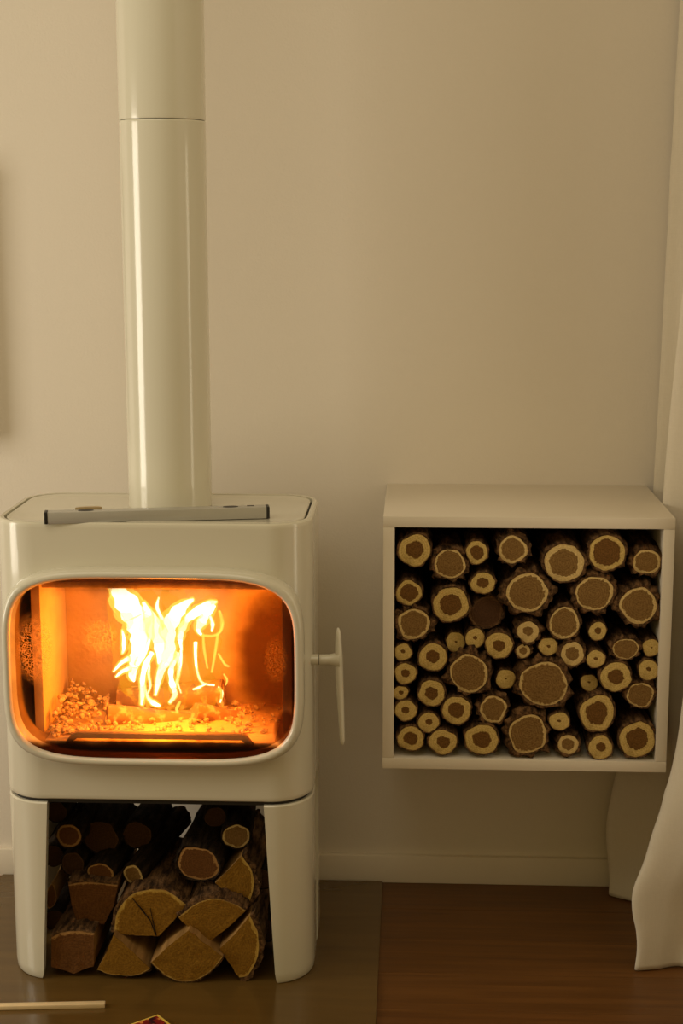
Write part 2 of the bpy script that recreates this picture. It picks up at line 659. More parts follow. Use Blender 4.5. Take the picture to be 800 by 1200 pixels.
def leg(sx, front=True):
    sgn = -1 if front else 1
    th = 0.016
    zt, zb = 0.3365, HZ
    rings = []
    for z, tt in ((zt - 0.0005, 0.0018), (zt - 0.003, 0.0), (0.22, 0), (0.11, 0), (HZ + 0.02, 0), (HZ + 0.006, 0.0008), (HZ + 0.001, 0.003), (HZ, 0.006)):
        f = (zt - z) / (zt - zb)
        inner = SHW - (0.082 - 0.018 * f) if front else SHW - 0.05
        # outline: along the front from the inner edge, round the corner, back along the side
        low = max(0.0, (HZ + 0.014 - z) / 0.014)
        inn = inner + 0.004 * low * low
        side_end = -0.035 + 0.012 * f
        hw, hd, r = SHW - 0.0005 - tt, SHD - 0.0005 - tt, RC
        outp = [(inn + (r * 0.0), -hd)]
        cx, cy = hw - r, -(hd - r)
        a_start = math.asin(min(1.0, max(-1, (inn - cx) / r))) if inn > cx else None
        pts = []
        for i in range(13):
            a = -90 + 90 * i / 12
            x_, y_ = cx + r * math.cos(math.radians(a)), cy + r * math.sin(math.radians(a))
            pts.append((x_, y_))
        if inn > cx:
            a0 = math.degrees(-math.acos((inn - cx) / r))
            pts = [(cx + r * math.cos(math.radians(a0 + (0 - a0) * i / 12)), cy + r * math.sin(math.radians(a0 + (0 - a0) * i / 12))) for i in range(13)]
            outer = pts + [(hw, side_end)]
        else:
            outer = pts + [(hw, side_end)]
            outer[0] = (inn, -hd)
        t2 = th - 2 * tt
        ri = r - t2
        if inn > cx:
            a0 = math.degrees(-math.acos(min(1, (inn - cx) / ri)))
        else:
            a0 = -90
        ip = [(cx + ri * math.cos(math.radians(a0 + (0 - a0) * i / 12)), cy + ri * math.sin(math.radians(a0 + (0 - a0) * i / 12))) for i in range(13)]
        if inn <= cx:
            ip[0] = (inn, -hd + t2)
        ip = ip + [(hw - t2, side_end)]
        ringp = outer + ip[::-1]
        rings.append([Vector((sx * x_, (y_ if front else -y_), z - HZ)) for x_, y_ in ringp])
    V, Fs = loft(rings)
    return mesh_obj('leg', V, Fs, 'white_enamel', stove, 35)


for fr in (True, False):
    for sx in (-1, 1):
        leg(sx, fr)

# black base plate above the log store and the air intake that hangs from it
spart('base_plate', *box_data(SX - 0.225, SX + 0.225, -0.425, -0.19, 0.326, 0.340), 'black_iron', smooth=None)
ai = spart('air_intake', *box_data(-0.400, -0.356, -0.285, -0.235, 0.268, 0.327, 0.003), 'black_iron')
for zz in (0.312, 0.288):
    c = at_y(205, 950, -0.286)
    spart('slot_plate', *box_data(-0.395, -0.361, -0.2885, -0.285, zz - 0.006, zz + 0.006, 0.0012), 'brushed_dark' if 'brushed_dark' in MATS else 'black_plastic', ai)

# firebox: cast shell, lining boards, baffle
ringA = sellipse(GL_HW + 0.003, GL_HH + 0.003)
rings = []
for y, s in ((-0.4585, 1.0), (-0.44, 1.0), (-0.19, 1.0), (-0.1885, 0.98)):
    rings.append([Vector((DOOR_C[0] + a * s, y, DOOR_C[1] + b * s)) for a, b in ringA])
V, Fs = loft(rings, cap0=False)
spart('firebox_shell', V, Fs, 'sooted_iron')
LX0, LX1 = -0.590, -0.172
spart('back_lining', *box_data(LX0, LX1, -0.208, -0.192, 0.435, 0.735, 0.001), 'vermiculite')
for x0, x1 in ((LX0 - 0.016, LX0), (LX1, LX1 + 0.016)):
    spart('side_lining', *box_data(x0, x1, -0.400, -0.193, 0.440, 0.715, 0.001), 'vermiculite')
spart('baffle', *box_data(LX0, LX1, -0.37, -0.209, 0.702, 0.716, 0.001), 'vermiculite')
spart('baffle_rim', *box_data(LX0 - 0.012, LX1 + 0.012, -0.384, -0.371, 0.698, 0.709, 0.002), 'vermiculite')
spart('fire_grate', *box_data(LX0 - 0.01, LX1 + 0.01, -0.43, -0.193, 0.426, 0.438, 0.001), 'vermiculite')
V, Fs = loft([[Vector((x, y, z)) for y, z in ((-0.440, zlo), (-0.428, zlo), (-0.428, zhi - 0.002), (-0.430, zhi), (-0.438, zhi), (-0.440, zhi - 0.002))]
              for x, zlo, zhi in ((-0.545, 0.436, 0.438), (-0.535, 0.438, 0.452), (-0.525, 0.446, 0.457), (-0.24, 0.446, 0.457), (-0.23, 0.438, 0.452), (-0.22, 0.436, 0.438))])
spart('log_retainer', V, Fs, 'sooted_iron')

# door frame swept round the glass
door = thing('door', '', '', (0, 0, 0))
for kx in ('label', 'category'):
    del door[kx]
door.parent = stove
door.location = Vector((DOOR_C[0], -0.46, DOOR_C[1])) - SO
fr = [(0.0135, 0.006), (0.0140, -0.004), (0.0132, -0.018), (0.0112, -0.0265), (0.0070, -0.0300), (0.0030, -0.0305), (0.0006, -0.0290), (-0.0016, -0.0258), (-0.0030, -0.022), (-0.0035, 0.002), (0.004, 0.006)]
rings = []
for off, y in fr:
    rings.append([Vector((a, y, b)) for a, b in sellipse(GL_HW + off, GL_HH + off)])
V, Fs = loft(rings, loop=True)
mesh_obj('door_frame', V, Fs, 'white_enamel', door, 50)
rg = sellipse(GL_HW - 0.0005, GL_HH - 0.0005)
# one clear pane (single surface so that it tints once)
V, Fs = [Vector((a, -0.0245, b)) for a, b in rg], [tuple(range(len(rg)))]
mesh_obj('glass_pane', V, Fs, 'sooty_glass', door)
# handle
HY = -0.40
hp_ = [at_y(x_, 773, HY) for x_ in (371, 378, 386, 392, 398)]
V, Fs = tube([hp_[0] - Vector((0.014, 0, 0)), hp_[0] + Vector((0.003, 0, 0))], [0.0095, 0.0095], 20)
hd = spart('handle', V, Fs, 'white_enamel')
V, Fs = tube([hp_[0] + Vector((0.0028, 0, 0)), hp_[0] + Vector((0.0045, 0, 0))], [0.0085, 0.0085], 20)
spart('handle_ring', V, Fs, 'black_seal', hd)
V, Fs = tube([hp_[0] + Vector((0.0042, 0, 0)), hp_[0] + Vector((0.006, 0, 0)), hp_[1] + Vector((0.002, 0, 0)), hp_[2], hp_[3], hp_[4]], [0.0088, 0.0095, 0.0092, 0.0095, 0.0115, 0.014], 20)
spart('handle_stem', V, Fs, 'white_enamel', hd)
lp = catmull([at_y(396, 736, HY), at_y(396.2, 742, HY), at_y(396.5, 757, HY), at_y(396.8, 773, HY), at_y(397.6, 795, HY), at_y(398.8, 820, HY), at_y(400.2, 850, HY), at_y(401, 868, HY), at_y(401.2, 873, HY)], 4)
lr = []
kn = [0.0015, 0.0045, 0.0060, 0.0072, 0.0068, 0.0062, 0.0052, 0.0042, 0.0012]
for i in range(len(lp)):
    t = i / (len(lp) - 1) * (len(kn) - 1)
    a = min(int(t), len(kn) - 2)
    lr.append(kn[a] + (kn[a + 1] - kn[a]) * (t - a))
V, Fs = tube(lp, lr, 16, 1.35)
spart('handle_lever', V, Fs, 'white_enamel', hd)

# ------------------------------------------------------------------ stove pipe
PX, PY, PR = -0.379, -0.278, 0.0735
pipe = thing('stove_pipe', 'tall cream enamel stove pipe rising from the top of the stove', 'stove pipe', (PX, PY, 0.8254))


def pipe_sec(z0, z1, r, nm_):
    rings = []
    for z, rr in ((z0, r - 0.002), (z0 + 0.0004, r - 0.0006), (z0 + 0.0018, r), (z0 + 0.004, r), (z0 + 0.01, r), (z1 - 0.01, r), (z1 - 0.004, r), (z1 - 0.0018, r), (z1 - 0.0004, r - 0.0006), (z1, r - 0.002)):
        rings.append([Vector((rr * math.cos(2 * math.pi * i / 96), rr * math.sin(2 * math.pi * i / 96), z)) for i in range(96)])
    V, Fs = loft(rings)
    return mesh_obj('pipe_section', V, Fs, 'pipe_enamel', pipe, 40)


SEAM = at_y(190, 138.5, PY - PR).z - 0.8254
pipe_sec(0.0, SEAM - 0.0003, PR, 'a')
pipe_sec(SEAM + 0.0003, 2.58 - 0.8254, PR + 0.0003, 'b')

# ------------------------------------------------------------------ spirit level on the stove top
LZ = 0.8262
pa, pb = at_z(52, 613.5, LZ + 0.002), at_z(316, 606.5, LZ + 0.002)
ang = math.atan2(pb.y - pa.y, pb.x - pa.x)
LL = (pb - pa).length
lev = thing('spirit_level', 'slim grey metal spirit level lying across the stove top before the pipe', 'spirit level', ((pa.x + pb.x) / 2, (pa.y + pb.y) / 2, LZ + 0.0006), (0, 0, ang))
LH, LD = 0.0195, 0.024
lv = box('level_body', -LL / 2 + 0.005, LL / 2 - 0.005, 0, LD, 0, LH, 'brushed_aluminium', lev, 0.0012)
for s in (-1, 1):
    a, b = sorted((s * LL / 2, s * (LL / 2 - 0.0055)))
    box('end_cap', a, b, -0.0004, LD + 0.0004, -0.0003, LH + 0.0004, 'black_plastic', lev, 0.001)
for px_ in (100, 270):
    u = (px_ - 52) / 264 * LL - LL / 2
    V, Fs = loft([[Vector((u + r * 1.25 * math.cos(2 * math.pi * i / 24), LD * 0.52 + r * 0.72 * math.sin(2 * math.pi * i / 24), z)) for i in range(24)] for r, z in ((0.0105, LH - 0.001), (0.0105, LH + 0.0005), (0.0085, LH + 0.0006))])
    mesh_obj('vial_opening', V, Fs, 'black_plastic', lev)
u = (294 - 52) / 264 * LL - LL / 2
box('vial_slot', u - 0.006, u + 0.006, LD * 0.6, LD * 0.8, LH - 0.001, LH + 0.0006, 'black_plastic', lev)
u = (103 - 52) / 264 * LL - LL / 2
V, Fs = loft([[Vector((u - 0.022 + 0.0, LD + 0.0008, z)), Vector((u + 0.022, LD + 0.0008, z)), Vector((u + 0.016, LD + 0.010, z)), Vector((u - 0.010, LD + 0.010, z))] for z in (0.001, LH + 0.003)])
mesh_obj('side_clip', V, Fs, 'tan_plastic', lev)

# ------------------------------------------------------------------ fire


def fpt(px, py, y):
    return at_y(px, py, y)


fire = thing('fire', 'bright yellow flames burning behind the stove glass', 'fire', (-0.375, -0.30, 0.45))
FO = Vector((-0.375, -0.30, 0.45))
FL = [
    # (y depth, [(px, py, half width px)])
    (-0.30, [(137, 688, 9), (142, 698, 13), (152, 712, 17), (160, 728, 16), (162, 745, 12), (161, 762, 10), (157, 778, 7), (155, 790, 6), (157, 798, 2)]),
    (-0.285, [(172, 716, 6), (180, 732, 10), (185, 748, 9), (188, 765, 7), (187, 778, 3)]),
    (-0.29, [(226, 703, 2), (216, 709, 6), (205, 721, 10), (198, 738, 9), (200, 756, 6), (197, 770, 7), (189, 785, 5), (185, 800, 3.5), (182, 815, 1.5)]),
    (-0.28, [(201, 758, 6), (203, 772, 5), (200, 788, 3.5), (202, 803, 4), (205, 814, 3), (199, 823, 2)]),
    (-0.31, [(178, 765, 3), (171, 778, 3.5), (167, 795, 3.2), (167, 812, 3), (166, 826, 1.6)]),
    (-0.31, [(168, 800, 1), (173, 817, 1.5), (180, 824, 3), (187, 827, 1.2)]),
    (-0.26, [(254, 705, 1.2), (244, 708, 4), (232, 716, 6), (220, 725, 5), (213, 737, 5), (211, 750, 3.5), (213, 762, 1.2)]),
    (-0.25, [(251, 709, 3), (243, 718, 6), (236, 729, 6), (232, 738, 3.5), (236, 744, 1.5)]),
    (-0.25, [(257, 716, 1.0), (260, 729, 1.4), (258, 740, 1.2), (250, 745, 1.2), (240, 745, 1.2)]),
    (-0.25, [(238, 744, 1.1), (239, 760, 1.0), (243, 783, 0.6)]),
    (-0.25, [(255, 744, 1.1), (252, 765, 1.0), (248, 788, 0.7)]),
    (-0.27, [(229, 753, 2.5), (229, 770, 1.6), (231, 787, 1.2), (237, 800, 1.4), (251, 803, 0.9)]),
    (-0.27, [(226, 808, 0.9), (232, 806, 1.6), (240, 802, 0.9)]),
    (-0.26, [(256, 805, 0.8), (260, 812, 1.8), (258, 823, 0.7)]),
    (-0.29, [(143, 738, 0.8), (145, 748, 3), (145, 760, 3), (143, 766, 1)]),
    (-0.30, [(150, 772, 3.5), (142, 777, 2.5), (133, 787, 0.8)]),
    (-0.30, [(152, 783, 3), (143, 787, 2.4), (136, 793, 0.9)]),
    (-0.27, [(212, 762, 1.6), (212, 778, 1.4), (208, 797, 1.1), (212, 812, 0.8)]),
    (-0.295, [(128, 687, 1.0), (134, 694, 5), (143, 708, 6), (150, 722, 5), (152, 738, 2)]),
    (-0.305, [(168, 706, 2), (174, 722, 5), (172, 745, 6), (168, 765, 5), (160, 780, 2)]),
    (-0.28, [(192, 742, 1), (193, 755, 4), (190, 772, 4), (186, 786, 1)]),
    (-0.27, [(186, 700, 0.8), (184, 712, 2.2), (190, 726, 2.6), (196, 742, 2)]),
    (-0.275, [(175, 776, 1.0), (174, 790, 2.0), (176, 804, 1.4), (172, 815, 0.6)]),
    (-0.27, [(208, 765, 2.0), (210, 782, 2.4), (207, 800, 1.6), (203, 812, 0.8)]),
    (-0.265, [(246, 722, 1.4), (249, 731, 2.2), (248, 740, 1.0)]),
    (-0.27, [(262, 790, 0.5), (266, 797, 0.9), (264, 803, 0.5)]),
    (-0.29, [(210, 840, 0.6), (207, 831, 1.4), (211, 822, 0.8)]),
    (-0.27, [(256, 766, 0.6), (263, 778, 0.9), (268, 781, 0.6)]),
]
rnd = random.Random(11)


def flame(y, pts, mat, k, add, dy=0.0, name='flame'):
    P = catmull([(p[0], p[1], p[2]) for p in pts], 5)
    path, rad = [], []
    ph = rnd.uniform(0, 6)
    for i, p in enumerate(P):
        yy = y + dy + 0.012 * math.sin(ph + i * 0.35)
        path.append(fpt(p.x, p.y, yy) - FO)
        rad.append(max(0.3, p.z * k * (1 + 0.35 * noise.noise(Vector((i * 0.45, ph, 2)))) + add) * px_size(yy))
    V, Fs = tube(path, rad, 10, 0.75)
    return mesh_obj(name, V, Fs, mat, fire, 60)


for y, pts in FL:
    flame(y, pts, 'flame_core' if max(p[2] for p in pts) > 1.5 else 'flame_mid', 0.88, 0.0)
    flame(y, pts, 'flame_mid', 1.18, 1.3 if max(p[2] for p in pts) > 2.6 else 0.5)
for y, pts in (
    (-0.275, [(150, 690, 10), (165, 705, 18), (178, 735, 24), (184, 770, 24), (186, 800, 18), (188, 830, 8)]),
    (-0.255, [(250, 700, 6), (240, 720, 20), (236, 750, 22), (240, 785, 18), (246, 815, 12), (240, 835, 4)]),
    (-0.265, [(205, 690, 12), (203, 705, 16), (206, 730, 16), (208, 760, 18), (206, 800, 18), (205, 835, 6)]),
    (-0.25, [(175, 692, 20), (182, 720, 40), (190, 760, 52), (195, 800, 50), (196, 835, 30), (196, 850, 8)]),
    (-0.30, [(128, 688, 3), (136, 720, 9), (146, 760, 14), (146, 790, 12), (150, 815, 3)]),
):
    flame(y, pts, 'flame_veil', 1.0, 0.0, name='flame_veil')
pl = bpy.data.lights.new('fire_light', 'POINT')
pl.energy = 6.3
pl.color = (1.0, 0.255, 0.006)
pl.shadow_soft_size = 0.06
plo = bpy.data.objects.new('fire_light', pl)
COL.objects.link(plo)
plo.location = (-0.375, -0.375, 0.585)

el = bpy.data.lights.new('front_fill_light', 'POINT')  # fill light added to brighten the lining's front faces behind the glass
el.energy = 0.7
el.color = (1.0, 0.30, 0.02)
el.shadow_soft_size = 0.03
elo = bpy.data.objects.new('front_fill_light', el)
COL.objects.link(elo)
elo.location = (-0.375, -0.432, 0.50)

# burning logs and the ember bed


def rough_cyl(length, r, seg=18, rings=7, amp=0.12, seed=0):
    rn = []
    for i in range(rings):
        y = length * i / (rings - 1)
        rn.append([Vector((math.cos(a) * r * (1 + amp * noise.noise(Vector((math.cos(a) * 2 + seed, math.sin(a) * 2, y * 25)))), y,
                           math.sin(a) * r * (1 + amp * noise.noise(Vector((math.cos(a) * 2 + seed, math.sin(a) * 2 + 7, y * 25))))) ) for a in [2 * math.pi * j / seg for j in range(seg)]])
    return loft(rn)


for lab, a, b, r, sd in (
    ('charred log lying at the back of the fire under the flames', at_y(140, 822, -0.235), at_y(262, 812, -0.235), 0.026, 1),
    ('glowing log slanting across the front of the fire', at_y(125, 838, -0.33), at_y(222, 848, -0.29), 0.020, 2),
    ('short burning log at the right side of the fire', at_y(228, 835, -0.31), at_y(282, 845, -0.27), 0.018, 3),
):
    d = b - a
    V, Fs = rough_cyl(d.length, r, seed=sd * 3.1)
    o = mesh_obj('burning_log', V, Fs, 'burning_wood', None, 60)
    o.location = a
    o.rotation_euler = d.to_track_quat('Y', 'Z').to_euler()
    tag(o, lab, 'log', 'logs burning inside the stove')
V, Fs = [], []
rnd = random.Random(3)
ico = bmesh.new()
bmesh.ops.create_icosphere(ico, subdivisions=1, radius=1)
iv = [v.co.copy() for v in ico.verts]
if_ = [[v.index for v in f.verts] for f in ico.faces]
ico.free()
for i in range(420):
    x = LX0 + 0.012 + (LX1 - LX0 - 0.024) * rnd.random() ** 2.0
    y = rnd.uniform(-0.418, -0.222)
    left = max(0.0, 1 - (x - LX0) / 0.12)
    h = 0.002 + 0.050 * left * min(1, (y + 0.42) / 0.10 + 0.15) + 0.003 * rnd.random()
    r = rnd.uniform(0.003, 0.0065)
    z = 0.4385 + r * 0.6 + rnd.random() * h
    q = Matrix.Rotation(rnd.uniform(0, 6), 3, 'Z') @ Matrix.Rotation(rnd.uniform(0, 6), 3, 'X')
    s = Vector((rnd.uniform(.7, 1.5), rnd.uniform(.6, 1.1), rnd.uniform(.5, .9)))
    o0 = len(V)
    for v in iv:
        V.append(q @ Vector((v.x * s.x * r, v.y * s.y * r, v.z * s.z * r)) + Vector((x, y, z)))
    Fs += [[k + o0 for k in f] for f in if_]
EO = Vector((-0.38, -0.32, 0.438))
o = mesh_obj('ember_bed', [v - EO for v in V], Fs, 'glowing_ember')
o.location = EO
o['kind'] = 'stuff'
tag(o, 'bed of glowing orange embers on the stove floor', 'embers')

# ------------------------------------------------------------------ white wall box
BW, BH, BD, BZ, BT = 0.5, 0.457, 0.3419, 0.3641, 0.0195
cab = thing('wall_box', 'white open wall box filled with round cut logs', 'wall shelf', (0, 0, BZ))
box('top_panel', 0, BW, -BD, -0.0005, BH - BT, BH, 'box_lacquer', cab, 0.0010)
box('bottom_panel', 0, BW, -BD, -0.0005, 0, BT, 'box_lacquer', cab, 0.0010)
for x0 in (0, BW - BT):
    box('side_panel', x0, x0 + BT, -BD + 0.0003, -0.0005, BT + 0.0002, BH - BT - 0.0002, 'box_lacquer', cab, 0.0008)
box('back_panel', BT + 0.0002, BW - BT - 0.0002, -0.008, -0.0005, BT + 0.0002, BH - BT - 0.0002, 'black_iron', cab)  # back blackened in colour for the shade deep inside the white box

# ------------------------------------------------------------------ logs


def make_log(name, label, cat, group, center, r, kind, heart, length, bark_w, mat_bark, seed, sx=1.0, sz=1.0, tilt=(0, 0), pith=(0, 0), roll=0.0, fray=0.0, mat_end=None):
    """round log: front face at centre facing -y, trunk running to +y; parts bark and end_grain"""
    t = thing(name, label, cat, center, (tilt[0], 0, tilt[1]), group)
    seg = 36
    rn = random.Random(seed)

    def wob(a, amp, fr, s):
        return 1 + amp * noise.noise(Vector((math.cos(a) * fr, math.sin(a) * fr, s)))
    rw = r * (1 - bark_w)
    ang = [2 * math.pi * i / seg for i in range(seg)]
    wood = [rw * wob(a, 0.13, 1.1, seed * 1.7) * wob(a, 0.06, 3.0, seed * 2.3) for a in ang]
    # bark tube
    rings = []
    lip = [Vector((math.cos(a) * wood[i] * sx * 0.985, 0.0008, math.sin(a) * wood[i] * sz * 0.985)) for i, a in enumerate(ang)]
    rings.append(lip)
    amp = 0.05 + fray * 0.30
    prevr = [wood[i] + r * bark_w * max(0.1, wob(a, 1.0 + 1.2 * fray, 3.4, seed + 9) + fray * rn.uniform(-.45, .45)) for i, a in enumerate(ang)]
    rings.append([Vector((math.cos(a) * (wood[i] * 0.55 + prevr[i] * 0.45) * sx, -0.0004 - 0.002 * fray * rn.random(), math.sin(a) * (wood[i] * 0.55 + prevr[i] * 0.45) * sz)) for i, a in enumerate(ang)])
    rings.append([Vector((math.cos(a) * prevr[i] * sx, 0.002 + 0.012 * fray * rn.random(), math.sin(a) * prevr[i] * sz)) for i, a in enumerate(ang)])
    for f in (0.10, 0.25, 0.45, 0.7, 1.0):
        rings.append([Vector((math.cos(a) * sx * (wood[i] + r * bark_w * wob(a, 1.3, 3.4, seed + 9 + f * 5)), length * f, math.sin(a) * sz * (wood[i] + r * bark_w * wob(a, 1.3, 3.4, seed + 9 + f * 5)))) for i, a in enumerate(ang)])
    V, Fs = loft(rings, cap0=False)
    mesh_obj('bark', V, Fs, mat_bark, t, 60)
    # cut face
    V, A = [Vector((pith[0] * r, 0.0002, pith[1] * r))], [0.0]
    steps = (0.2, 0.4, 0.6, 0.8, 0.93, 1.0)
    for s in steps:
        for i, a in enumerate(ang):
            e = Vector((math.cos(a) * wood[i] * sx, 0, math.sin(a) * wood[i] * sz))
            c = Vector((pith[0] * r, 0, pith[1] * r)) * (1 - s)
            V.append(e * s + c + Vector((0, 0.0003 if s < 1 else 0.0009, 0)))
            A.append(s)
    Fs = [(0, 1 + i, 1 + (i + 1) % seg) for i in range(seg)]
    for k in range(len(steps) - 1):
        for i in range(seg):
            j = (i + 1) % seg
            Fs.append((1 + k * seg + i, 1 + (k + 1) * seg + i, 1 + (k + 1) * seg + j, 1 + k * seg + j))
    mesh_obj('end_grain', V, Fs, mat_end or kind, t, 60, {'rho': A, 'heart': [heart] * len(A)})
    return t


# rows of the wall box, from the top: (px, py, radius px, look, heart share, recess m, x squash, z squash)
ROWS = [
    ('top row', [
        (485.7, 644.5, 21, 'P', .55, .004, 1, 1), (527, 661, 22.5, 'B', .86, .010, 1.04, .95), (558.7, 647.5, 15, 'P', .62, .012, .95, 1.02),
        (600.5, 644, 21, 'B', .80, .008, 1, .93), (661, 660, 26.5, 'B', .72, .006, 1, .95), (711, 647.5, 24, 'P', .76, .006, 1, 1), (757.5, 658.5, 20.5, 'B', .82, .012, 1.02, .9)]),
    ('second row', [
        (479, 694.5, 16.5, 'P', .70, .010, 1, 1), (528, 708.5, 23, 'P', .62, .004, 1, 1), (565.5, 683.5, 15.5, 'P', .50, .010, 1.02, .9), (570, 718, 21.5, 'D', .9, .028, 1, 1.02),
        (617, 694.5, 31, 'B', .84, .006, 1, .92), (696, 695.5, 27, 'B', .86, .008, 1, .96), (747.5, 709.5, 27, 'B', .83, .008, .94, 1.05)]),
    ('third row', [
        (485, 731.5, 23.5, 'B', .82, .008, 1, .98), (533.7, 752.5, 12.5, 'W', .12, .030, .98, 1.05), (556.5, 748, 12.5, 'P', .22, .014, 1, 1), (618, 740, 16, 'B', .45, .010, 1, 1),
        (661, 730, 21.5, 'B', .84, .008, .95, 1.05), (700, 739.5, 11.5, 'P', .38, .010, .95, 1.1)]),
    ('fourth row', [
        (472, 764, 11.5, 'P', .25, .010, .95, .98), (507, 770, 18.5, 'P', .48, .008, .98, 1), (584.5, 757, 17.5, 'P', .45, .006, 1.02, .95), (613, 763, 10, 'B', .55, .014, 1, 1),
        (642, 757.5, 12.5, 'W', .18, .016, 1, .92), (670.5, 766.5, 18, 'B', .58, .008, .95, 1.02), (697.5, 772.5, 11.8, 'P', .20, .008, 1, 1), (733, 760.5, 19, 'B', .90, .010, 1.02, .82), (763, 759, 11.5, 'W', .10, .012, .95, 1)]),
    ('fifth row', [
        (475, 789, 14, 'P', .40, .006, .98, 1.02), (549.5, 789, 28.5, 'B', .88, .006, .95, 1), (592, 796, 12.5, 'W', .08, .022, 1, 1.05), (637, 802, 36, 'B', .90, .004, 1, .93),
        (690, 800, 11, 'W', .14, .034, 1, 1), (721, 793.5, 20.5, 'P', .52, .005, 1, .95), (760, 785, 13.5, 'P', .22, .008, .98, 1.02)]),
    ('sixth row', [
        (469.7, 812, 9.3, 'P', .32, .010, 1, 1), (475, 833, 14, 'P', .35, .006, 1, .98), (505.5, 812.5, 17.5, 'P', .50, .006, 1, 1), (502, 846.5, 14, 'P', .32, .006, 1, .98),
        (534.5, 832.5, 18.7, 'P', .56, .005, .96, 1.03), (578, 831, 20.5, 'B', .82, .010, .95, 1), (655, 845.5, 13.2, 'P', .16, .005, 1, .92), (699.5, 836, 23.5, 'P', .64, .004, .94, 1.05), (750, 814.5, 20, 'B', .88, .010, .98, .95)]),
    ('bottom row', [
        (481, 865.5, 17.5, 'P', .54, .005, 1, .95), (518.7, 869.5, 18.3, 'P', .48, .005, 1, .92), (563.7, 867, 21.3, 'P', .56, .004, 1, .95), (618, 860.5, 30, 'B', .88, .005, .95, 1),
        (665, 873, 16, 'B', .60, .008, .98, .95), (703.5, 876, 15.8, 'P', .40, .004, 1, 1.02), (746, 866.5, 23.5, 'P', .62, .004, .98, 1.02)]),
]
ORD = ['first', 'second', 'third', 'fourth', 'fifth', 'sixth', 'seventh', 'eighth', 'ninth']
seed = 1
for rname, logs in ROWS:
    srt = sorted(logs, key=lambda l: l[0])
    for i, (px, py, rp, kd, ht, rec, sx, sz) in enumerate(srt):
        seed += 1
        yy = -BD + 0.002 + rec * 0.8
        c = at_y(px, py, yy)
        r = rp * px_size(yy)
        size = 'thick' if rp > 22 else ('thin' if rp < 14.5 else 'medium')
        look = {'P': 'yellow log with %s heart' % ('a large' if ht > .58 else 'a dark' if ht > .3 else 'a tiny'),
                'B': 'rough-barked brown log', 'D': 'dark dull log set back', 'W': 'plain pale log end'}[kd]
        pos = 'leftmost' if i == 0 else ('rightmost' if i == len(srt) - 1 else ORD[i] + ' from left')
        label = '%s %s, %s in %s of box' % (size, look, pos, rname)
        bw = {'P': .095, 'B': .20, 'D': .14, 'W': .09}[kd]
        if px in (661, 711):
            bw = .13
        me_ = {'P': 'pale_end', 'B': 'brown_end', 'D': 'dull_end', 'W': 'pale_end'}[kd]
        rr = random.Random(seed * 7)
        make_log('round_log', label, 'log', 'round logs in the white wall box', c, r, me_, ht, min(0.25, -c.y - 0.012), bw,
                 'rough_bark', seed, sx, sz, (rr.uniform(-.015, .015), rr.uniform(-.02, .02)), (rr.uniform(-.06, .06), rr.uniform(-.06, .06)), 0, {'P': .12, 'B': .75, 'D': .5, 'W': .1}[kd])

# ------------------------------------------------------------------ firewood under the stove
GRP = 'firewood stored under the stove'


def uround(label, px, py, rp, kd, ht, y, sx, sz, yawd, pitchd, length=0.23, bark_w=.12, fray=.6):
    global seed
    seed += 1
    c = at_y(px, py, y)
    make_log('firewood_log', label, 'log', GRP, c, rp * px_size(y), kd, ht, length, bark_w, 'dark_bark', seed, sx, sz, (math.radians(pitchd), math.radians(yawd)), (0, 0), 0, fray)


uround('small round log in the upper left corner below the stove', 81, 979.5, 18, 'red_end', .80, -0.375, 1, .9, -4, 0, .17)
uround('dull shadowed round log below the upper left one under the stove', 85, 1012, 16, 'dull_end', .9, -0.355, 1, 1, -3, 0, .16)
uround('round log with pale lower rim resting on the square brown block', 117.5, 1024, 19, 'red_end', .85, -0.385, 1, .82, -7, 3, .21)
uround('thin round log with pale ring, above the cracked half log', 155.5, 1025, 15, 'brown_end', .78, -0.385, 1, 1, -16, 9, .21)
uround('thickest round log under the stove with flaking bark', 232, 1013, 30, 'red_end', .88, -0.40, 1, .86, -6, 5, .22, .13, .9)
uround('round log tucked in the upper right corner below the stove', 277, 980.5, 18.5, 'brown_end', .85, -0.375, 1, .93, 3, 0, .18)


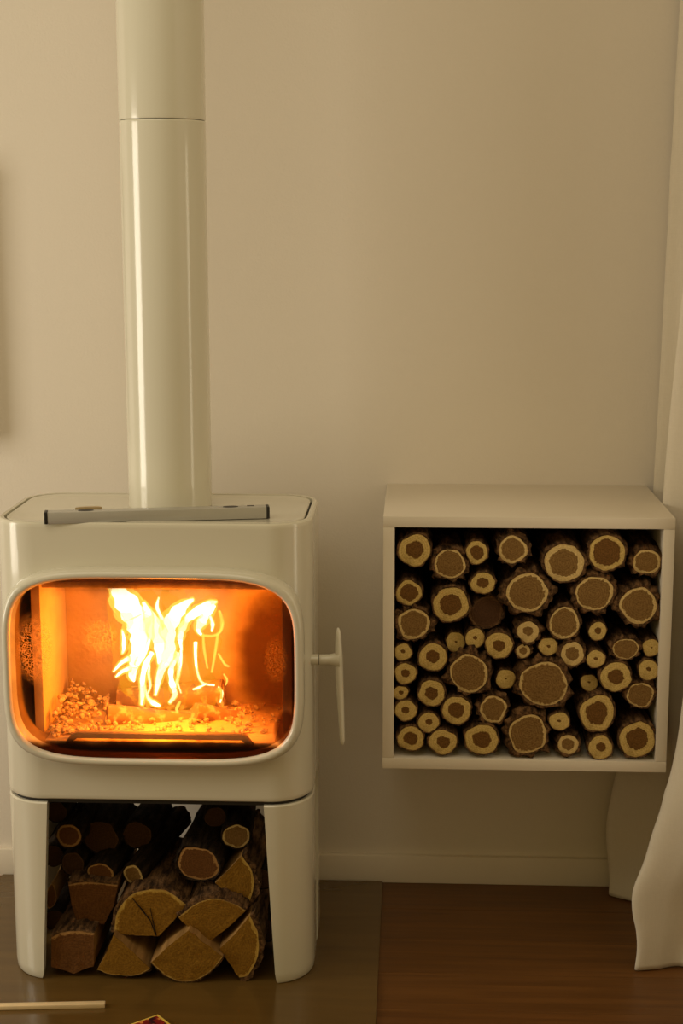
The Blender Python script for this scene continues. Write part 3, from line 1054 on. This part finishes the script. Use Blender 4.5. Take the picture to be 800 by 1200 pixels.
def split_log(label, pts, y, length, mat, heart=0.92, yawd=0.0, bark_t=0.006, cracks=()):
    """pts: (px, py, is_bark) round the cut face, in order; bark on edges between two bark points"""
    global seed
    seed += 1
    W = [at_y(p[0], p[1], y) for p in pts]
    for p in W:
        p.z = max(p.z, HZ + bark_t + 0.0006)
    c = Vector((sum(p.x for p in W) / len(W), y, sum(p.z for p in W) / len(W)))
    t = thing('split_log', label, 'log', c, (0, 0, math.radians(yawd)), GRP)
    L = [p - c for p in W]
    # refine: subdivide every edge, roughen
    out, fl = [], []
    n = len(L)
    # smooth through bark points
    for i in range(n):
        a, b = L[i], L[(i + 1) % n]
        fa, fb = pts[i][2], pts[(i + 1) % n][2]
        p0 = L[i - 1] if (fa and pts[i - 1][2]) else a
        p3 = L[(i + 2) % n] if (fb and pts[(i + 2) % n][2]) else b
        S = 6
        for s in range(S):
            u = s / S
            if fa and fb:
                q = 0.5 * ((2 * a) + (b - p0) * u + (2 * p0 - 5 * a + 4 * b - p3) * u * u + (3 * a - p0 - 3 * b + p3) * u ** 3)
                arc = True
            else:
                q = a.lerp(b, u)
                arc = (s == 0 and fa and pts[i - 1][2])
            j = 0.0011 * noise.noise(Vector((q.x * 90 + seed, q.z * 90, 3)))
            out.append(q + Vector((j, 0, j)))
            fl.append(1.0 if arc else 0.0)
    m_ = len(out)
    V, A = [Vector((0, 0, 0))], [0.0]
    steps = (0.25, 0.5, 0.72, 0.86, 0.93, 1.0)
    for s in steps:
        for q, f in zip(out, fl):
            v = q * s
            V.append(Vector((v.x, -0.0004 + 0.0015 * noise.noise(Vector((v.x * 60, v.z * 60, seed))), v.z)))
            A.append(s * f + (1 - f) * s * 0.55)
    Fs = [(0, 1 + i, 1 + (i + 1) % m_) for i in range(m_)]
    for k in range(len(steps) - 1):
        for i in range(m_):
            j = (i + 1) % m_
            Fs.append((1 + k * m_ + i, 1 + (k + 1) * m_ + i, 1 + (k + 1) * m_ + j, 1 + k * m_ + j))
    mesh_obj('end_grain', V, Fs, mat, t, 60, {'rho': A, 'heart': [heart] * len(A)})
    rings = []
    for f in (0, .15, .4, .7, 1.0):
        rings.append([Vector((q.x * (1 - .0) + 0.002 * noise.noise(Vector((q.x * 40, f * 4, q.z * 40 + seed))) * (f > 0), f * length, q.z + 0.002 * noise.noise(Vector((q.x * 40 + 9, f * 4, q.z * 40 + seed))) * (f > 0))) for q in out])
    V, Fs = loft(rings, cap0=False)
    mesh_obj('split_sides', V, Fs, 'split_wood', t, 50)
    # bark strips along runs of bark points
    runs, cur = [], []
    start = next((i for i in range(m_) if not fl[i]), 0)
    for k in range(m_ + 1):
        i = (start + k) % m_
        if fl[i]:
            cur.append(i)
        else:
            if len(cur) > 2:
                runs.append(cur)
            cur = []
    for run in runs:
        rr = []
        for f in (0, .04, .12, .3, .6, 1.0):
            inner, outer = [], []
            for ii, i in enumerate(run):
                q = out[i]
                a, b = out[run[max(ii - 1, 0)]], out[run[min(ii + 1, len(run) - 1)]]
                tn = (b - a).normalized()
                nn = Vector((tn.z, 0, -tn.x))
                if nn.dot(q) < 0:
                    nn = -nn
                th = bark_t * (1 + 0.8 * noise.noise(Vector((ii * 0.7, f * 12, seed * 3.1))))
                jy = 0.004 * abs(noise.noise(Vector((ii * 1.3, seed, 1)))) if f == 0 else 0
                inner.append(q + nn * 0.0003 + Vector((0, f * length + 0.0006, 0)))
                outer.append(q + nn * th + Vector((0, f * length + 0.001 + jy, 0)))
            rr.append(outer + inner[::-1])
        V, Fs = loft(rr)
        mesh_obj('bark', V, Fs, 'rough_bark', t, 60)
    for cr in cracks:
        P = [at_y(a, b, y) - c for a, b, _ in cr]
        ww = [k_ for _, _, k_ in cr]
        Lf, Rt = [], []
        for i, p in enumerate(P):
            tn = (P[min(i + 1, len(P) - 1)] - P[max(i - 1, 0)]).normalized()
            nn = Vector((tn.z, 0, -tn.x)) * ww[i] * 0.0008
            Lf.append(p + nn)
            Rt.append(p - nn)
        ringp = Lf + Rt[::-1]
        V, Fs = loft([[Vector((q.x, yy_, q.z)) for q in ringp] for yy_ in (-0.0022, 0.002)])
        mesh_obj('crack', V, Fs, 'dark_bark', t)
    return t


split_log('square brown block of firewood under the pale rimmed round log', [(80, 1037, 1), (100, 1034, 1), (138, 1037, 1), (133, 1062, 0), (122, 1083, 0), (90, 1080, 0), (84, 1060, 0)], -0.405, .22, 'red_end', .93)
split_log('bottom left rectangular brown log beside the left stove leg', [(60, 1099, 1), (72, 1093, 1), (92, 1091, 1), (110, 1094, 1), (110, 1132, 0), (95, 1137, 0), (86, 1141, 0), (76, 1137, 0), (60, 1133, 0)], -0.447, .22, 'red_end', .90, 0, .003)
split_log('large half round log with two cracks in the middle of the pile', [(134, 1093, 1), (137, 1070, 1), (152, 1050, 1), (172, 1043, 1), (195, 1044, 1), (218, 1060, 1), (205, 1077, 0), (186, 1097, 0), (160, 1096, 0)], -0.43, .22, 'wedge_end', .90,
          cracks=([(155, 1052, .3), (165, 1064, 1), (176, 1078, .8), (183, 1096, 1.2)], [(176, 1064, .3), (179, 1078, .8), (183, 1095, 1.0)]))
split_log('yellow wedge with curved top to the right of cracked half log', [(209, 1075, 1), (228, 1060, 1), (250, 1053, 1), (272, 1058, 1), (288, 1067, 1), (268, 1086, 0), (243, 1105, 0), (226, 1092, 0)], -0.438, .22, 'wedge_end', .97)
split_log('small bright yellow wedge at the bottom below cracked half log', [(133, 1095, 0), (154, 1114, 0), (176, 1135, 1), (162, 1142, 1), (145, 1143, 1), (128, 1141, 1), (114, 1136, 1), (124, 1118, 0)], -0.452, .23, 'wedge_end', .98, 0, .003)
split_log('large pale wedge with point upward in the middle of bottom row', [(221, 1090, 0), (240, 1105, 0), (261, 1121, 1), (248, 1137, 1), (230, 1148, 1), (210, 1150, 1), (193, 1142, 1), (177, 1128, 1), (197, 1109, 0)], -0.459, .23, 'wedge_end', .98, 0, .003)
split_log('quarter log with thick pale rim beside the right leg top', [(252, 1035, 0), (268, 1019, 0), (283, 1003, 1), (294, 1018, 1), (297, 1040, 1), (289, 1065, 1), (270, 1049, 0)], -0.405, .21, 'wedge_end', .86, 0, .009)
split_log('tall standing wedge at bottom right beside the right stove leg', [(257, 1112, 0), (275, 1095, 0), (293, 1073, 1), (302, 1095, 1), (302, 1120, 1), (291, 1142, 1), (280, 1147, 1), (271, 1132, 0)], -0.45, .22, 'wedge_end', .86, 0, .007)
split_log('dark sliver of bark log against the left stove leg', [(55, 1046, 1), (61, 1036, 1), (66, 1048, 1), (64, 1060, 1), (56, 1064, 1)], -0.38, .16, 'red_end', .9)
for lab, px, py, rp, y, yw in (  # mostly dark filler logs added to close bright gaps in the pile
    ('added black barked filler log in the shadow against the left stove leg', 66, 952, 15, -0.34, -1),
    ('added dark filler log squeezed behind the quarter log at the right leg', 306, 1030, 15, -0.36, 0),
    ('added dark filler log squeezed behind the tall wedge at the right leg', 309, 1090, 17, -0.37, 0),
    ('added dark filler log below the topmost one against the left leg', 62, 1003, 15, -0.33, 0),
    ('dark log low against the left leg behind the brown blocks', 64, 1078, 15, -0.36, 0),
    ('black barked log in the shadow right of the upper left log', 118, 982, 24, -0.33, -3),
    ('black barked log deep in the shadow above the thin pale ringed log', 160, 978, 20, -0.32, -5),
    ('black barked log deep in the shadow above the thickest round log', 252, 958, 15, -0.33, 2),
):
    uround(lab, px, py, rp, 'dull_end', .95, y, 1, .95, yw, 0, .14)  # end colour darkened, as if unlit deep in the pile

# ------------------------------------------------------------------ curtain
LV = [
    (2.50, [.55, .535, .575, .61, .545, .585, .60, .545, .59, .61, .57], None),
    (1.72, [.54, .528, .57, .61, .54, .575, .60, .535, .58, .61, .57], None),
    (1.20, [.535, .522, .57, .61, .527, .57, .59, .528, .575, .605, .57], None),
    (0.95, [.532, .518, .568, .61, .512, .56, .58, .522, .57, .60, .57], None),
    (0.83, [.53, .515, .565, .605, .507, .556, .575, .522, .57, .60, .57], None),
    (0.60, [.53, .515, .56, .60, .512, .555, .572, .530, .56, .59, .57], None),
    (0.42, [.527, .510, .535, .562, .525, .558, .570, .514, .55, .59, .57], None),
    (0.34, [.505, .490, .525, .550, .540, .56, .560, .498, .54, .585, .57], None),
    (0.25, [.47, .455, .50, .54, .548, .56, .55, .475, .525, .58, .575], None),
    (0.10, [.455, .443, .48, .53, .553, .555, .53, .4475, .50, .565, .59], None),
    (0.075, [.456, .444, .48, .53, .553, .555, .53, .455, .502, .562, .59], None),
    (0.045, [.458, .446, .478, .53, .552, .552, .53, .460, .497, .55, .595], None),
    (0.003, [.460, .449, .476, .53, .55, .55, .53, .457, .49, .54, .60], None),
]
Y_UP = [-.016, -.04, -.08, -.13, -.19, -.24, -.29, -.37, -.41, -.45, -.52]
Y_LO = [-.03, -.055, -.075, -.11, -.17, -.24, -.30, -.366, -.365, -.352, -.40]
rows = []
for z, xs, _ in LV:
    f = min(1, max(0, (0.34 - z) / 0.25))
    ys = [a + (b - a) * f for a, b in zip(Y_UP, Y_LO)]
    rows.append(catmull([(x, y, z) for x, y in zip(xs, ys)], 8))
nc = len(rows[0])
zk = np.array([l[0] for l in LV])[::-1]
zs = np.concatenate([np.linspace(0.003, 0.12, 14), np.linspace(0.135, 0.9, 46), np.linspace(0.95, 2.5, 24)])


def herm(zz, zk, v):
    """cubic interpolation on uneven knots, without overshoot in height"""
    d = np.gradient(v, zk)
    i_ = np.clip(np.searchsorted(zk, zz) - 1, 0, len(zk) - 2)
    h = zk[i_ + 1] - zk[i_]
    t = (zz - zk[i_]) / h
    return (v[i_] * (2 * t ** 3 - 3 * t ** 2 + 1) + d[i_] * h * (t ** 3 - 2 * t ** 2 + t) + v[i_ + 1] * (-2 * t ** 3 + 3 * t ** 2) + d[i_ + 1] * h * (t ** 3 - t ** 2))


cols = []
for j in range(nc):
    xs = herm(zs, zk, np.array([r_[j].x for r_ in rows])[::-1])
    ys = herm(zs, zk, np.array([r_[j].y for r_ in rows])[::-1])
    cols.append([Vector((float(a), float(b), float(c))) for a, b, c in zip(xs, ys, zs)])
V, Fs = [], []
nr = len(cols[0])
for j in range(nc):
    for i in range(nr):
        p = cols[j][i]
        pl_ = min(1.0, max(0.0, (p.z - 0.36) / 0.3)) * 0.008 * math.sin(p.y * 150 + 1.5 * math.sin(p.z * 2.1) + 2.0)
        wr = 0.0022 * noise.noise(Vector((p.y * 38, p.z * 5.0, 1.3))) + 0.006 * noise.noise(Vector((p.y * 14, p.z * 13, 7.0))) * (1.0 if p.z < 0.34 else 0.3)
        V.append(p + Vector((max(wr + pl_, -0.004), 0, 0)))
Fs = [(j * nr + i, j * nr + i + 1, (j + 1) * nr + i + 1, (j + 1) * nr + i) for j in range(nc - 1) for i in range(nr - 1)]
CO = Vector((0.53, -0.2, 0.0))
cur = mesh_obj('curtain', [v - CO for v in V], Fs, 'linen_cloth', None, 80)
cur.location = CO
sm = cur.modifiers.new('thickness', 'SOLIDIFY')
sm.thickness = 0.0016
tag(cur, 'cream linen curtain hanging in folds at the right edge', 'curtain')

# ------------------------------------------------------------------ stick and matchbox on the hearth plate
a, b = at_z(-40, 1180.5, HZ + 0.004), at_z(123, 1177.0, HZ + 0.004)
d = b - a
st = box('kindling_stick', 0, d.length, -0.0065, 0.0065, 0, 0.0075, 'stick_wood', None, 0.0008)
st.location = (a.x, a.y, HZ + 0.0002)
st.rotation_euler = (0, 0, math.atan2(d.y, d.x))
tag(st, 'slim pale wooden stick lying on the hearth plate', 'stick')
MBH = 0.011
cn = at_z(185, 1188.5, HZ + MBH)
e1 = at_z(150, 1201, HZ + MBH) - cn
mb = thing('matchbox', 'yellow edged matchbox with dark red print at the bottom edge', 'matchbox', (cn.x, cn.y, HZ + 0.0002), (0, 0, math.atan2(e1.y, e1.x)))
e1n = e1.normalized()
e2 = at_z(207, 1201, HZ + MBH) - cn
side = 1 if e1n.cross(e2).z > 0 else -1
ML, MWd = 0.075, 0.046
y0, y1 = sorted((0, side * MWd))
box('sleeve', 0, ML, y0, y1, 0, MBH, 'card_yellow', mb, 0.0008)
y0, y1 = sorted((side * 0.004, side * (MWd - 0.004)))
box('print_panel', 0.005, ML - 0.005, y0, y1, MBH - 0.0002, MBH + 0.0003, 'match_print', mb)
y0, y1 = sorted((side * -0.0004, side * 0.0004))
box('striking_strip', 0.002, ML - 0.002, y0, y1, 0.0015, MBH - 0.0015, 'card_side', mb)
